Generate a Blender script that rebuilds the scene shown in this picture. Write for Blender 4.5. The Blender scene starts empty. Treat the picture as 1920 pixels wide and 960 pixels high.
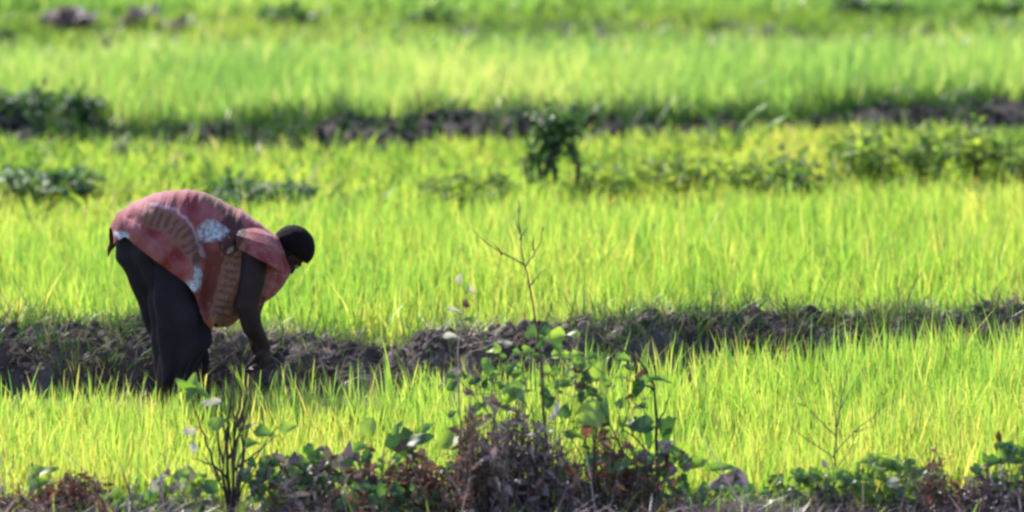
import bpy, bmesh, math, random
import numpy as np
from mathutils import Vector, Matrix

# ------------------------------------------------------------------ camera, sky, sun, exposure
sc = bpy.context.scene
CAM_H, CAM_D, PITCH, FPX = 4.6, 26.0, 8.4, 10700.0
cam_d = bpy.data.cameras.new("camera")
cam = bpy.data.objects.new("camera", cam_d)
sc.collection.objects.link(cam)
cam.location = (0, -CAM_D, CAM_H)
cam.rotation_euler = (math.radians(90 - PITCH), 0, 0)
cam_d.sensor_width = 36
cam_d.lens = FPX / 1920 * 36
cam_d.clip_start, cam_d.clip_end = 0.5, 6000
cam_d.dof.use_dof = True
cam_d.dof.focus_distance = 25.6
cam_d.dof.aperture_fstop = 1.7
sc.camera = cam

SUN_EL, SUN_AZ = 43.0, -30.0            # azimuth measured from +Y towards +X
w = bpy.data.worlds.new("World"); sc.world = w; w.use_nodes = True
nt = w.node_tree
sky = nt.nodes.new("ShaderNodeTexSky"); sky.sky_type = 'NISHITA'; sky.sun_disc = False
sky.sun_elevation = math.radians(SUN_EL); sky.sun_rotation = math.radians(SUN_AZ)
bg = nt.nodes["Background"]; bg.inputs[1].default_value = 0.13
nt.links.new(sky.outputs[0], bg.inputs[0])
sl = bpy.data.lights.new("sun", 'SUN'); sl.energy = 4.6; sl.angle = math.radians(0.5); sl.color = (1.0, 0.95, 0.86)
so = bpy.data.objects.new("sun", sl); sc.collection.objects.link(so)
e, a = math.radians(SUN_EL), math.radians(SUN_AZ)
sd = Vector((math.sin(a) * math.cos(e), math.cos(a) * math.cos(e), math.sin(e)))
so.rotation_euler = sd.to_track_quat('Z', 'Y').to_euler()
so.location = (-6, 10, 14)
sc.view_settings.view_transform = 'Standard'
try: sc.view_settings.look = 'None'
except Exception: pass
sc.view_settings.gamma = 1; sc.view_settings.use_curve_mapping = False
sc.view_settings.exposure = 1.08
sc.cycles.filter_width = 2.6
sc.cycles.max_bounces = 8; sc.cycles.transmission_bounces = 6
sc.cycles.use_denoising = True

rng = np.random.default_rng(7)
random.seed(7)

# ------------------------------------------------------------------ helpers
cp, sp = math.cos(math.radians(PITCH)), math.sin(math.radians(PITCH))
def P(px, py, Y=0.0):
    """the point standing at distance Y that the photograph shows at (px, py)"""
    dx, dv = (px - 960) / FPX, (480 - py) / FPX
    dy = cp + dv * sp; dz = -sp + dv * cp
    t = (Y + CAM_D) / dy
    return Vector((dx * t, Y, CAM_H + dz * t))
def PG(px, py, z=0.0):
    dx, dv = (px - 960) / FPX, (480 - py) / FPX
    dy = cp + dv * sp; dz = -sp + dv * cp
    t = (z - CAM_H) / dz
    return Vector((dx * t, dy * t - CAM_D, z))

def _h(ix, iy, s):
    n = (ix.astype(np.int64) * 374761393 + iy.astype(np.int64) * 668265263 + s * 1442695041) & 0xffffffff
    n = ((n ^ (n >> 13)) * 1274126177) & 0xffffffff
    return ((n ^ (n >> 16)) & 0xffff) / 65535.0
def vnoise(x, y, s=0):
    x = np.asarray(x, float); y = np.asarray(y, float)
    ix, iy = np.floor(x), np.floor(y); fx, fy = x - ix, y - iy
    fx = fx * fx * (3 - 2 * fx); fy = fy * fy * (3 - 2 * fy)
    a_ = _h(ix, iy, s); b_ = _h(ix + 1, iy, s); c_ = _h(ix, iy + 1, s); d_ = _h(ix + 1, iy + 1, s)
    return (a_ * (1 - fx) + b_ * fx) * (1 - fy) + (c_ * (1 - fx) + d_ * fx) * fy
def fbm(x, y, o=4, s=0):
    v = 0; am = 0.5; t = 0
    for k in range(o):
        v = v + am * vnoise(np.asarray(x) * 2 ** k, np.asarray(y) * 2 ** k, s + k * 17); t += am; am *= 0.5
    return v / t

def mesh_np(name, V, F, mat, attrs=None, smooth=True, parent=None):
    """V (n,3), F list of (k, array) groups of k-gons"""
    me = bpy.data.meshes.new(name)
    V = np.asarray(V, np.float32)
    me.vertices.add(len(V)); me.vertices.foreach_set("co", V.ravel())
    loops = np.concatenate([np.asarray(f, np.int32).ravel() for f in F])
    tot = np.concatenate([np.full(len(f), np.asarray(f).shape[1], np.int32) for f in F])
    st = np.concatenate([[0], np.cumsum(tot)[:-1]]).astype(np.int32)
    me.loops.add(len(loops)); me.loops.foreach_set("vertex_index", loops)
    me.polygons.add(len(tot)); me.polygons.foreach_set("loop_start", st)
    try: me.polygons.foreach_set("loop_total", tot)
    except Exception: pass
    me.update(calc_edges=True)
    for k, vals in (attrs or {}).items():
        vals = np.asarray(vals, np.float32)
        if vals.ndim == 1:
            at = me.attributes.new(k, 'FLOAT', 'POINT'); at.data.foreach_set("value", vals)
        else:
            at = me.attributes.new(k, 'FLOAT_COLOR', 'POINT')
            at.data.foreach_set("color", np.concatenate([vals, np.ones((len(vals), 1), np.float32)], 1).ravel())
    me.polygons.foreach_set("use_smooth", np.full(len(tot), smooth))
    if mat: me.materials.append(mat)
    o = bpy.data.objects.new(name, me); sc.collection.objects.link(o)
    if parent: o.parent = parent
    return o

class MB:
    def __init__(s): s.v = []; s.q = []; s.t = []; s.tint = []
    def vert(s, p, tint): s.v.append(tuple(p)); s.tint.append(tint); return len(s.v) - 1
    def tube(s, pts, rad, n=5, tint=0.5):
        pts = [Vector(p) for p in pts]; rings = []
        for i, p in enumerate(pts):
            d = (pts[min(i + 1, len(pts) - 1)] - pts[max(i - 1, 0)]).normalized()
            u = d.cross(Vector((0.31, 0.9, 0.2))); u.normalize(); v = d.cross(u)
            r = rad[i] if hasattr(rad, '__len__') else rad
            rings.append([s.vert(p + (u * math.cos(k * 2 * math.pi / n) + v * math.sin(k * 2 * math.pi / n)) * r, tint) for k in range(n)])
        for a_, b_ in zip(rings, rings[1:]):
            for k in range(n): s.q.append((a_[k], a_[(k + 1) % n], b_[(k + 1) % n], b_[k]))
        c0 = s.vert(pts[0], tint); c1 = s.vert(pts[-1], tint)
        for k in range(n):
            s.t.append((c0, rings[0][(k + 1) % n], rings[0][k])); s.t.append((c1, rings[-1][k], rings[-1][(k + 1) % n]))
    def leaf(s, p, d, nrm, L, W, kind='heart', droop=0.3, fold=0.3, tint=None, wave=0.09, nr=7):
        p = Vector(p); d = Vector(d).normalized(); nrm = Vector(nrm)
        side = d.cross(nrm)
        if side.length < 1e-3: side = d.cross(Vector((1, 0.2, 0)))
        side.normalize(); up = side.cross(d).normalized()
        tint = random.random() if tint is None else tint
        ph = random.random() * 6
        rows = []
        for i in range(nr):
            t = i / (nr - 1)
            if kind == 'heart': wd = 0.5 * W * max(0.02, (math.sin(min(1, t * 1.25 + 0.13) ** 0.65 * math.pi) if t < 0.75 else math.sin(min(1, t * 1.25 + 0.13) ** 0.65 * math.pi))) if t * 1.25 + 0.13 < 1 else 0.004
            elif kind == 'round': wd = 0.5 * W * math.sqrt(max(0.0004, 1 - (2 * t - 1) ** 2))
            else: wd = 0.5 * W * max(0.02, math.sin(math.pi * (0.06 + 0.94 * t) ** 0.8))
            if kind == 'heart':
                wd = 0.5 * W * max(0.02, (1 - t) ** 0.75 * (0.55 + 1.1 * min(1, t * 4)) * 0.86)
            base = p + d * (L * t) - up * (droop * L * t * t)
            row = []
            for c in (-1, -0.55, 0, 0.55, 1):
                back = -0.12 * L * abs(c) * (1 - t) if kind == 'heart' else 0
                row.append(s.vert(base + side * (wd * c) + d * back + up * (fold * abs(c) * wd + wave * L * math.sin(ph + 5 * t + 2 * c) * abs(c)), tint))
            rows.append(row)
        for a_, b_ in zip(rows, rows[1:]):
            for k in range(4): s.q.append((a_[k], a_[k + 1], b_[k + 1], b_[k]))
    def build(s, name, mat, parent=None):
        F = []
        if s.q: F.append(np.array(s.q))
        if s.t: F.append(np.array(s.t))
        V = np.array(s.v, float)
        if parent is not None: V = V - np.array(parent.location)
        return mesh_np(name, V, F, mat, {'tint': s.tint}, True, parent)

def tag(o, label=None, cat=None, group=None, kind=None):
    if label: o['label'] = label
    if cat: o['category'] = cat
    if group: o['group'] = group
    if kind: o['kind'] = kind
    return o
def empty(name, loc, label, cat, group=None):
    o = bpy.data.objects.new(name, None); sc.collection.objects.link(o); o.location = loc
    o.empty_display_size = 0.1
    return tag(o, label, cat, group)

# ------------------------------------------------------------------ materials
def nodes(name):
    m = bpy.data.materials.new(name); m.use_nodes = True
    n = m.node_tree; n.nodes.clear()
    return m, n, n.nodes.new("ShaderNodeOutputMaterial")
def ramp(n, stops, src):
    r = n.nodes.new("ShaderNodeValToRGB")
    while len(r.color_ramp.elements) < len(stops): r.color_ramp.elements.new(0.5)
    for e_, (pos, c) in zip(r.color_ramp.elements, stops): e_.position = pos; e_.color = (*c, 1)
    n.links.new(src, r.inputs[0]); return r.outputs[0]
def leaf_mat(name, stops, trans=0.5, tgain=(1.5, 1.5, 0.8), gloss=0.06, rough=0.4):
    m, n, out = nodes(name)
    at = n.nodes.new("ShaderNodeAttribute"); at.attribute_name = 'tint'
    no = n.nodes.new("ShaderNodeTexNoise"); no.inputs['Scale'].default_value = 60
    geo = n.nodes.new("ShaderNodeNewGeometry"); n.links.new(geo.outputs['Position'], no.inputs['Vector'])
    ad = n.nodes.new("ShaderNodeMath"); ad.operation = 'MULTIPLY_ADD'; ad.inputs[1].default_value = 0.3
    n.links.new(no.outputs[0], ad.inputs[0])
    sb = n.nodes.new("ShaderNodeMath"); sb.operation = 'SUBTRACT'; sb.inputs[1].default_value = 0.15
    n.links.new(at.outputs['Fac'], sb.inputs[0]); n.links.new(sb.outputs[0], ad.inputs[2])
    col = ramp(n, stops, ad.outputs[0])
    d = n.nodes.new("ShaderNodeBsdfDiffuse"); n.links.new(col, d.inputs[0])
    t = n.nodes.new("ShaderNodeBsdfTranslucent")
    mu = n.nodes.new("ShaderNodeMix"); mu.data_type = 'RGBA'; mu.blend_type = 'MULTIPLY'; mu.inputs[0].default_value = 1
    mu.inputs[7].default_value = (*tgain, 1); n.links.new(col, mu.inputs[6]); n.links.new(mu.outputs[2], t.inputs[0])
    mx = n.nodes.new("ShaderNodeMixShader"); mx.inputs[0].default_value = trans
    n.links.new(d.outputs[0], mx.inputs[1]); n.links.new(t.outputs[0], mx.inputs[2])
    g = n.nodes.new("ShaderNodeBsdfGlossy"); g.inputs['Roughness'].default_value = rough
    m2 = n.nodes.new("ShaderNodeMixShader"); m2.inputs[0].default_value = gloss
    n.links.new(mx.outputs[0], m2.inputs[1]); n.links.new(g.outputs[0], m2.inputs[2])
    n.links.new(m2.outputs[0], out.inputs[0]); return m
def solid_mat(name, stops, scale=8, rough=0.9, bump=0.3, bscale=60, attr=None, spec=0.3):
    m, n, out = nodes(name)
    b = n.nodes.new("ShaderNodeBsdfPrincipled"); b.inputs['Roughness'].default_value = rough
    b.inputs['Specular IOR Level'].default_value = spec
    geo = n.nodes.new("ShaderNodeTexCoord")
    no = n.nodes.new("ShaderNodeTexNoise"); no.inputs['Scale'].default_value = scale; no.inputs['Detail'].default_value = 6
    n.links.new(geo.outputs['Object'], no.inputs['Vector'])
    if attr:
        at = n.nodes.new("ShaderNodeAttribute"); at.attribute_name = attr
        n.links.new(at.outputs['Color'], b.inputs['Base Color'])
    else:
        n.links.new(ramp(n, stops, no.outputs[0]), b.inputs['Base Color'])
    if bump:
        n2 = n.nodes.new("ShaderNodeTexNoise"); n2.inputs['Scale'].default_value = bscale; n2.inputs['Detail'].default_value = 5
        n.links.new(geo.outputs['Object'], n2.inputs['Vector'])
        bp = n.nodes.new("ShaderNodeBump"); bp.inputs['Strength'].default_value = bump; bp.inputs['Distance'].default_value = 0.02
        n.links.new(n2.outputs[0], bp.inputs['Height']); n.links.new(bp.outputs[0], b.inputs['Normal'])
    n.links.new(b.outputs[0], out.inputs[0]); return m

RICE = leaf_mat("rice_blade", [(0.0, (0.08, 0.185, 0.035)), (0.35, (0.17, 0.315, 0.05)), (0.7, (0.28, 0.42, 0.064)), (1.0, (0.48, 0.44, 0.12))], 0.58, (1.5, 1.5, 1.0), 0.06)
RICE_FAR = leaf_mat("far_rice_blade", [(0.0, (0.10, 0.21, 0.055)), (0.35, (0.19, 0.335, 0.07)), (0.7, (0.28, 0.41, 0.085)), (1.0, (0.46, 0.44, 0.17))], 0.58, (1.5, 1.5, 1.1), 0.07)
GRASS = leaf_mat("weed_grass", [(0.0, (0.02, 0.055, 0.02)), (0.5, (0.05, 0.12, 0.03)), (0.85, (0.09, 0.16, 0.04)), (1.0, (0.26, 0.22, 0.13))], 0.35, (1.3, 1.3, 0.8), 0.05)
STRAW = leaf_mat("dry_straw", [(0.0, (0.10, 0.07, 0.06)), (0.5, (0.22, 0.17, 0.14)), (1.0, (0.42, 0.36, 0.27))], 0.25, (1.1, 1, 0.9), 0.04)
BROWN = leaf_mat("dry_brown", [(0.0, (0.05, 0.025, 0.022)), (0.5, (0.16, 0.075, 0.05)), (1.0, (0.34, 0.19, 0.13))], 0.3, (1.2, 1, 0.8), 0.04)
PURPLE = leaf_mat("dry_purple", [(0.0, (0.06, 0.04, 0.05)), (0.5, (0.19, 0.13, 0.15)), (1.0, (0.42, 0.33, 0.34))], 0.2, (1.1, 1, 1), 0.05)
BROAD = leaf_mat("broad_leaf", [(0.0, (0.035, 0.10, 0.035)), (0.5, (0.10, 0.20, 0.045)), (1.0, (0.22, 0.33, 0.06))], 0.5, (1.8, 1.7, 0.7), 0.07, 0.5)
MIXW = leaf_mat("mixed_weed_leaf", [(0.0, (0.035, 0.09, 0.03)), (0.5, (0.11, 0.20, 0.04)), (1.0, (0.30, 0.37, 0.07))], 0.55, (1.6, 1.6, 0.8), 0.03, 0.6)
BROADD = leaf_mat("dark_broad_leaf", [(0.0, (0.02, 0.06, 0.026)), (0.5, (0.045, 0.12, 0.035)), (1.0, (0.12, 0.21, 0.05))], 0.36, (1.6, 1.6, 0.6), 0.06, 0.5)
PALE = leaf_mat("pale_leaf", [(0.0, (0.25, 0.30, 0.20)), (0.5, (0.42, 0.42, 0.33)), (1.0, (0.6, 0.55, 0.48))], 0.35, (1.1, 1.1, 0.9), 0.1)
STEM = solid_mat("weed_stem", [(0.3, (0.07, 0.055, 0.045)), (0.7, (0.16, 0.12, 0.10))], 20, 0.8, 0.2)
STEMD = solid_mat("dark_stem", [(0.3, (0.03, 0.022, 0.022)), (0.7, (0.08, 0.06, 0.055))], 20, 0.8, 0.2)
STEMP = solid_mat("pale_stem", [(0.3, (0.28, 0.24, 0.18)), (0.7, (0.45, 0.38, 0.30))], 20, 0.8, 0.2)
SOIL = solid_mat("bund_soil", [(0.25, (0.020, 0.014, 0.015)), (0.45, (0.050, 0.035, 0.038)), (0.58, (0.11, 0.082, 0.086)), (0.74, (0.22, 0.175, 0.17))], 4, 0.95, 0.7, 45)
SHADESOIL = solid_mat("shaded_bund_soil", [(0.25, (0.012, 0.009, 0.011)), (0.5, (0.028, 0.020, 0.026)), (0.8, (0.09, 0.07, 0.08))], 4, 0.9, 0.7, 30)  # darker copy of the bund soil, with shade put into its colour
MUD = solid_mat("paddy_mud", [(0.3, (0.05, 0.06, 0.025)), (0.7, (0.11, 0.13, 0.05))], 2, 0.75, 0.4, 20)

# ------------------------------------------------------------------ ground and bunds
def gridmesh(name, xs, ys, zf, mat):
    X, Y_ = np.meshgrid(xs, ys); Z = zf(X, Y_)
    V = np.stack([X.ravel(), Y_.ravel(), Z.ravel()], 1)
    nx, ny = len(xs), len(ys)
    i = (np.arange(ny - 1)[:, None] * nx + np.arange(nx - 1)[None, :]).ravel()
    return mesh_np(name, V, [np.stack([i, i + 1, i + nx + 1, i + nx], 1)], mat)
gx = np.concatenate([-np.geomspace(2500, 14, 14), np.linspace(-12, 12, 97), np.geomspace(14, 2500, 14)])
gy = np.concatenate([-np.geomspace(2500, 34, 12), np.linspace(-30, 30, 181), np.geomspace(34, 3500, 14)])
tag(gridmesh("ground", gx, gy, lambda X, Y_: 0.03 * (fbm(X * 1.5, Y_ * 1.5, 3, 3) - 0.5) * (np.abs(X) < 13) * (np.abs(Y_) < 31), MUD), 'dark muddy paddy ground under the rice', 'ground', None, 'structure')

BUNDS = {  # centre line, half width, height
    1: (lambda x: 1.0 + 0.25 * np.clip(x - 0.3, 0, 3) + 0.06 * np.sin(x * 1.3 + 1), 0.40, lambda x: 0.235 + 0.035 * np.sin(x * 2.3) + 0.02 * np.clip(x, 0, 2) - 0.10 * np.exp(-((x + 0.62) / 0.16) ** 2)),
    2: (lambda x: 9.75 + 0.25 * np.clip(x - .4, 0, 2.6) + 0.12 * np.sin(x * 1.1), 0.45, lambda x: 0.15 + 0.06 * np.sin(x * 1.7 + 2)),
    3: (lambda x: 16.2 + 0.05 * x, 0.8, lambda x: 0.04 + 0.03 * np.sin(x * 1.1)),
    0: (lambda x: -3.0 + 0 * x, 0.8, lambda x: 0.03 + 0.02 * np.sin(x * 2)),
}
def bund_h(k, X, Y_):
    c, hw, H = BUNDS[k]
    s_ = np.abs((Y_ - c(X)) / hw)
    prof = np.clip(1 - s_ ** 2.6, 0, 1)
    lump = (fbm(X * 3, Y_ * 4, 4, k * 31) - 0.5) * 0.16 + 0.05 * np.abs(vnoise(X * 23, Y_ * 23, 9) - .5) + (np.abs(fbm(X * 9, Y_ * 11, 3, k * 5) - 0.5)) * 0.16 - 0.02
    return prof * (H(X) + lump) - 0.05 * (s_ > 0.98)
def gz(x, y):
    z = 0.0 * np.asarray(x, float)
    for k in BUNDS: z = np.maximum(z, bund_h(k, x, y))
    return z
labels = {0: 'low lumpy soil bank along the very front under the tangled weeds', 1: 'crumbly grey earth bund right behind the stooping person',
          2: 'dark earth bund crossing between the two farther rice fields', 3: 'low weedy earth bund at the top edge, farthest away'}
for k, (c, hw, H) in BUNDS.items():
    step = {0: 0.03, 1: 0.018, 2: 0.03, 3: 0.05}[k]
    xs = np.arange(-7, 7.01, step) if k < 2 else np.arange(-9, 9.01, step)
    ts = np.linspace(-1, 1, int(2 * hw / step) + 1)
    X, T = np.meshgrid(xs, ts); Yg = c(X) + T * hw
    Z = bund_h(k, X, Yg) - 0.03 * (np.abs(T) > 0.97)
    if k == 1:   # clods push out of the front face too
        Yg = Yg - 0.10 * (fbm(X * 7, T * 3, 4, 77) - 0.5) * (1 - T * T)
    V = np.stack([X.ravel(), Yg.ravel(), Z.ravel()], 1); nx = len(xs)
    i = (np.arange(len(ts) - 1)[:, None] * nx + np.arange(nx - 1)[None, :]).ravel()
    o = mesh_np("earth_bund", V, [np.stack([i, i + 1, i + nx + 1, i + nx], 1)], SOIL if k == 1 else SHADESOIL, smooth=(k != 1))
    tag(o, labels[k], 'bund', None, 'structure')

# loose clods broken off the bunds
def clods(k, n, r0, r1, spread, label):
    bmc = bmesh.new(); bmesh.ops.create_icosphere(bmc, subdivisions=2, radius=1)
    bv = np.array([v.co[:] for v in bmc.verts]); bf = np.array([[v.index for v in f.verts] for f in bmc.faces]); bmc.free()
    c, hw, H = BUNDS[k]
    x = rng.uniform(-6, 6, n); y = c(x) + rng.normal(-.1, .5, n) * spread; rad = r0 + (r1 - r0) * rng.beta(1, 4, n); z = gz(x, y) + rad * .25
    sh_ = 1 + 0.55 * (rng.uniform(0, 1, (n, len(bv))) - .5); an_ = rng.uniform(0, 6.28, n); sq = rng.uniform(.5, 1, (n, 3))
    L_ = bv[None] * sq[:, None, :] * (rad[:, None] * sh_)[..., None]
    V_ = np.stack([L_[..., 0] * np.cos(an_)[:, None] - L_[..., 1] * np.sin(an_)[:, None] + x[:, None], L_[..., 0] * np.sin(an_)[:, None] + L_[..., 1] * np.cos(an_)[:, None] + y[:, None], L_[..., 2] + z[:, None]], -1)
    F_ = (bf[None] + (np.arange(n) * len(bv))[:, None, None]).reshape(-1, 3)
    return tag(mesh_np("clods", V_.reshape(-1, 3), [F_], SOIL if k == 1 else SHADESOIL, None, False), label, 'earth clods', None, 'stuff')
clods(1, 2200, .006, .06, .62, 'loose grey earth clods strewn over the bund behind the person')
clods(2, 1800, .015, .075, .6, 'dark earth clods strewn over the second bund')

# ------------------------------------------------------------------ blades (rice, grass): stuff
def blades(name, label, cat, Y0, Y1, dens, h, mat, wid=0.007, hfn=None, mask=None, lean=0.16, curve=0.25, tb=0.5, tv=0.28, margin=1.6,
           per=11, crad=0.035, on_bund=False, y_shift=None, flat=0.0, xlim=None, segs=3):
    hw0 = 2.5
    area_w = 2 * (0.092 * ((Y0 + Y1) / 2 + CAM_D) + margin)
    n = int(area_w * (Y1 - Y0) * dens / per)
    cy = rng.uniform(Y0, Y1, n); cx = rng.uniform(-1, 1, n) * (0.092 * (cy + CAM_D) + margin)
    if xlim: 
        k_ = (cx > xlim[0]) & (cx < xlim[1]); cx, cy = cx[k_], cy[k_]
    if y_shift is not None: cy = cy + y_shift(cx)
    ct = rng.normal(0, 1, len(cx))
    x = np.repeat(cx, per); y = np.repeat(cy, per); ct = np.repeat(ct, per); N = len(x)
    ang = rng.uniform(0, 2 * np.pi, N); r = np.abs(rng.normal(0, crad, N))
    ox, oy = np.cos(ang) * r, np.sin(ang) * r
    x, y = x + ox, y + oy
    if mask is not None:
        k_ = rng.uniform(0, 1, N) < mask(x, y); x, y, ang, ct, r = x[k_], y[k_], ang[k_], ct[k_], r[k_]; N = len(x)
    z0 = gz(x, y) if on_bund else np.zeros(N)
    patch = fbm(x * 0.9, y * 0.6, 3, 11)
    hh = h * (0.38 + 0.62 * rng.beta(2.4, 1.7, N)) * (0.72 + 0.56 * patch)
    hh *= np.where(rng.uniform(0, 1, N) < 0.05, 1.35, 1.0)
    if hfn is not None: hh = hh * hfn(x, y)
    ln = np.abs(rng.normal(0, lean, N)) + r / crad * 0.05; cv = np.abs(rng.normal(0, curve, N)) + flat
    dirx, diry = np.cos(ang) + rng.normal(0, .35, N), np.sin(ang) + rng.normal(0, .35, N)
    th = rng.uniform(0, np.pi, N); wx, wy = np.cos(th), np.sin(th)
    W = wid * (0.65 + 0.7 * rng.uniform(0, 1, N))
    tint = np.clip(tb + tv * rng.normal(0, 0.75, N) + 0.12 * ct + (fbm(x * 0.55, y * 0.35, 3, 5) - 0.5) * 0.9, 0, 1)
    rows = []; tints = []
    for s_, wf in zip(np.linspace(0, 1, segs + 1), [0.75, 1.0, 0.8, 0.5, 0.3][:segs] + [0]):
        off = hh * (ln * s_ + cv * s_ ** 2.4)
        zz = z0 - 0.01 + hh * s_ * (1 - 0.35 * np.minimum(cv, 1.2) * s_)
        px_, py_ = x + dirx * off, y + diry * off
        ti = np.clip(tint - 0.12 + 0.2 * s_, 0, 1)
        if wf > 0:
            rows.append(np.stack([px_ - wx * W * wf / 2, py_ - wy * W * wf / 2, zz], 1))
            rows.append(np.stack([px_ + wx * W * wf / 2, py_ + wy * W * wf / 2, zz], 1)); tints += [ti, ti]
        else:
            rows.append(np.stack([px_, py_, zz], 1)); tints.append(ti)
    nv = len(rows)
    V = np.stack(rows, 1).reshape(-1, 3); T = np.stack(tints, 1).ravel()
    b = np.arange(N)[:, None] * nv
    Q = np.concatenate([b + np.array([2 * i, 2 * i + 1, 2 * i + 3, 2 * i + 2]) for i in range(segs - 1)])
    Tr = b + np.array([nv - 3, nv - 2, nv - 1])
    o = mesh_np(name, V, [Q, Tr], mat, {'tint': T}, True)
    return tag(o, label, cat, None, 'stuff')

def b1c(x): return BUNDS[1][0](x)
def b2c(x): return BUNDS[2][0](x)
near_mask = lambda x, y: (np.clip((b1c(x) - 0.48 - 0.2 * np.clip(x - .3, 0, 1) - y) / 0.3, 0.03 * (y < b1c(x) - .42), 1) * np.where((y > -0.32) & (x < -0.6), 0.14, np.where((y > -0.1) & (x < 0.9), 0.4, 1.0))
                          * np.clip(2.3 * fbm(x * 3.6, y * 3.6, 2, 9) - .12, 0.1, 1))
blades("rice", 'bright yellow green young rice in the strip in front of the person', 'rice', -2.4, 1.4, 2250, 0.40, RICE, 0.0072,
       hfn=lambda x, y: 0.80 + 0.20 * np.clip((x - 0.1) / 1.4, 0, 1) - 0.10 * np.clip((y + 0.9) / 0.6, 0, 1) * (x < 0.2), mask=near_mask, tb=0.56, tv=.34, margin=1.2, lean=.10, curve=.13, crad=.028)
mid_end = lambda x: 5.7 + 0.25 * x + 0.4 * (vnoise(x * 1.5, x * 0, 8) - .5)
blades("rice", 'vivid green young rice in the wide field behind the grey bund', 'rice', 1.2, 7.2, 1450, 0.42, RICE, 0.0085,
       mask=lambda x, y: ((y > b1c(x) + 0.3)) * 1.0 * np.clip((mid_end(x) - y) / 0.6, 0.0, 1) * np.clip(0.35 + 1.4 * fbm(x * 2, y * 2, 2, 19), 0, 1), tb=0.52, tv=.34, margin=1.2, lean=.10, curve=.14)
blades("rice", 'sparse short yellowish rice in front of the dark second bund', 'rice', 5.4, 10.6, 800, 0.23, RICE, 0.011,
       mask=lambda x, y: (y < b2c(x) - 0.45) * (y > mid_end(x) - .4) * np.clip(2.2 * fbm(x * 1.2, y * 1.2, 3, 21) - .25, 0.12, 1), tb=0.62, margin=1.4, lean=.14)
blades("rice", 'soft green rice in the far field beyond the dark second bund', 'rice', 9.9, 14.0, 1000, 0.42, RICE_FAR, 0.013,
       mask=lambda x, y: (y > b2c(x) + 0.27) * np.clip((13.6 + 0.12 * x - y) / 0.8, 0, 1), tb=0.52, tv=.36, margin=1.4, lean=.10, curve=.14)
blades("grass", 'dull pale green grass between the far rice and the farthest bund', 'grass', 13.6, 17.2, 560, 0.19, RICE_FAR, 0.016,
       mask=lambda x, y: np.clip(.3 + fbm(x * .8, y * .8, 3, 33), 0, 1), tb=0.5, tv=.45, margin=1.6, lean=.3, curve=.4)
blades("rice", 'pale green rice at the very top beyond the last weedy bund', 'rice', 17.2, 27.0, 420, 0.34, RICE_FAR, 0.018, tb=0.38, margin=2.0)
blades("weeds", 'tangled low green weeds between the middle rice and the dark second bund', 'weeds', 5.6, 10.4, 420, 0.24, MIXW, 0.03,
       mask=lambda x, y: (y < b2c(x) - 0.4) * (y > mid_end(x) - .3) * np.clip(np.where(x > 0.3, 1.0, .45) * (2.4 * fbm(x * .9, y * 1.1, 3, 29) - .6), 0, 1), tb=0.6, tv=.4, margin=1.4, lean=.45, curve=.6, per=14, crad=.07)
blades("grass", 'dark green taller grass along the back edge of the dark second bund', 'grass', 0.15, 1.1, 750, 0.27, GRASS, 0.011,
       y_shift=lambda x: b2c(x), mask=lambda x, y: np.clip(1.8 * fbm(x * .8, y * 1.0, 3, 37) - .1, 0, 1), tb=.55, margin=1.2, lean=.2, curve=.25, on_bund=True)
blades("straw", 'grey straw litter on bare mud at the foot of the grey bund', 'straw', -0.6, 0.75, 900, 0.09, PURPLE, 0.005,
       mask=lambda x, y: 1.0 * (y < b1c(x) - .3), lean=1.0, curve=.8, tb=.4, margin=1.0)
blades("grass", 'wispy dull grass standing along the grey bund at the right and far left', 'grass', -0.45, 0.5, 620, 0.24, GRASS, 0.0055, on_bund=True,
       y_shift=lambda x: b1c(x), mask=lambda x, y: np.clip(np.where(x > 0.2, 0.75, np.where(x < -1.9, 0.8, 0.12)) * (2.0 * fbm(x * 2.4, y * 2.4, 3, 47) - .3), 0, 1), lean=.25, curve=.4, tb=.7, tv=.35, margin=1.0)
blades("dead_stalks", 'thin dead stalks sticking up through the tangled weeds in front', 'dead stalks', -2.95, -2.4, 260, 0.42, PURPLE, 0.0065,
       mask=lambda x, y: np.clip(np.where((x > -.9) & (x < 1.0), 1.0, .35) * (1.7 * fbm(x * 2.2, y * 2.2, 2, 57) - .2), 0, 1), lean=.3, curve=.25, tb=.35, tv=.4, margin=.8, per=6, crad=.05)
# wild grass on the bunds
blades("grass", 'dark fine grass and weeds growing over the grey bund', 'grass', -0.5, 0.65, 1500, 0.13, GRASS, 0.006, on_bund=True,
       y_shift=lambda x: b1c(x), mask=lambda x, y: np.clip(np.where(x > 0.3, 0.95, np.where(x < -1.75, 0.8, 0.16)) * (0.1 + 1.6 * fbm(x * 2, y * 2, 3, 41) ** 1.5), 0, 1),
       lean=0.4, curve=0.4, tb=0.4, margin=1.0)
blades("grass", 'dark green grass tufts over the dark second bund', 'grass', -0.65, 0.75, 650, 0.20, GRASS, 0.010, on_bund=True,
       y_shift=lambda x: b2c(x), mask=lambda x, y: np.clip(np.where((y > b2c(x) + 0.1), 0.9, np.where(x < -2.2, 0.95, 0.42)) * (0.2 + 1.5 * fbm(x * 1.5, y * 1.5, 3, 43)), 0, 1),
       lean=0.35, curve=0.4, tb=0.42, margin=1.2)
blades("grass", 'mixed dull green grass over the farthest bund', 'grass', -0.9, 0.9, 420, 0.19, MIXW, 0.014, on_bund=True,
       y_shift=lambda x: BUNDS[3][0](x), lean=0.35, curve=0.4, tb=0.55, margin=1.4)
blades("straw", 'dry grey straw lying over the grey bund', 'straw', -0.5, 0.5, 800, 0.13, STRAW, 0.004, on_bund=True,
       y_shift=lambda x: b1c(x), lean=0.9, curve=0.8, tb=0.35, margin=1.0)
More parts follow.
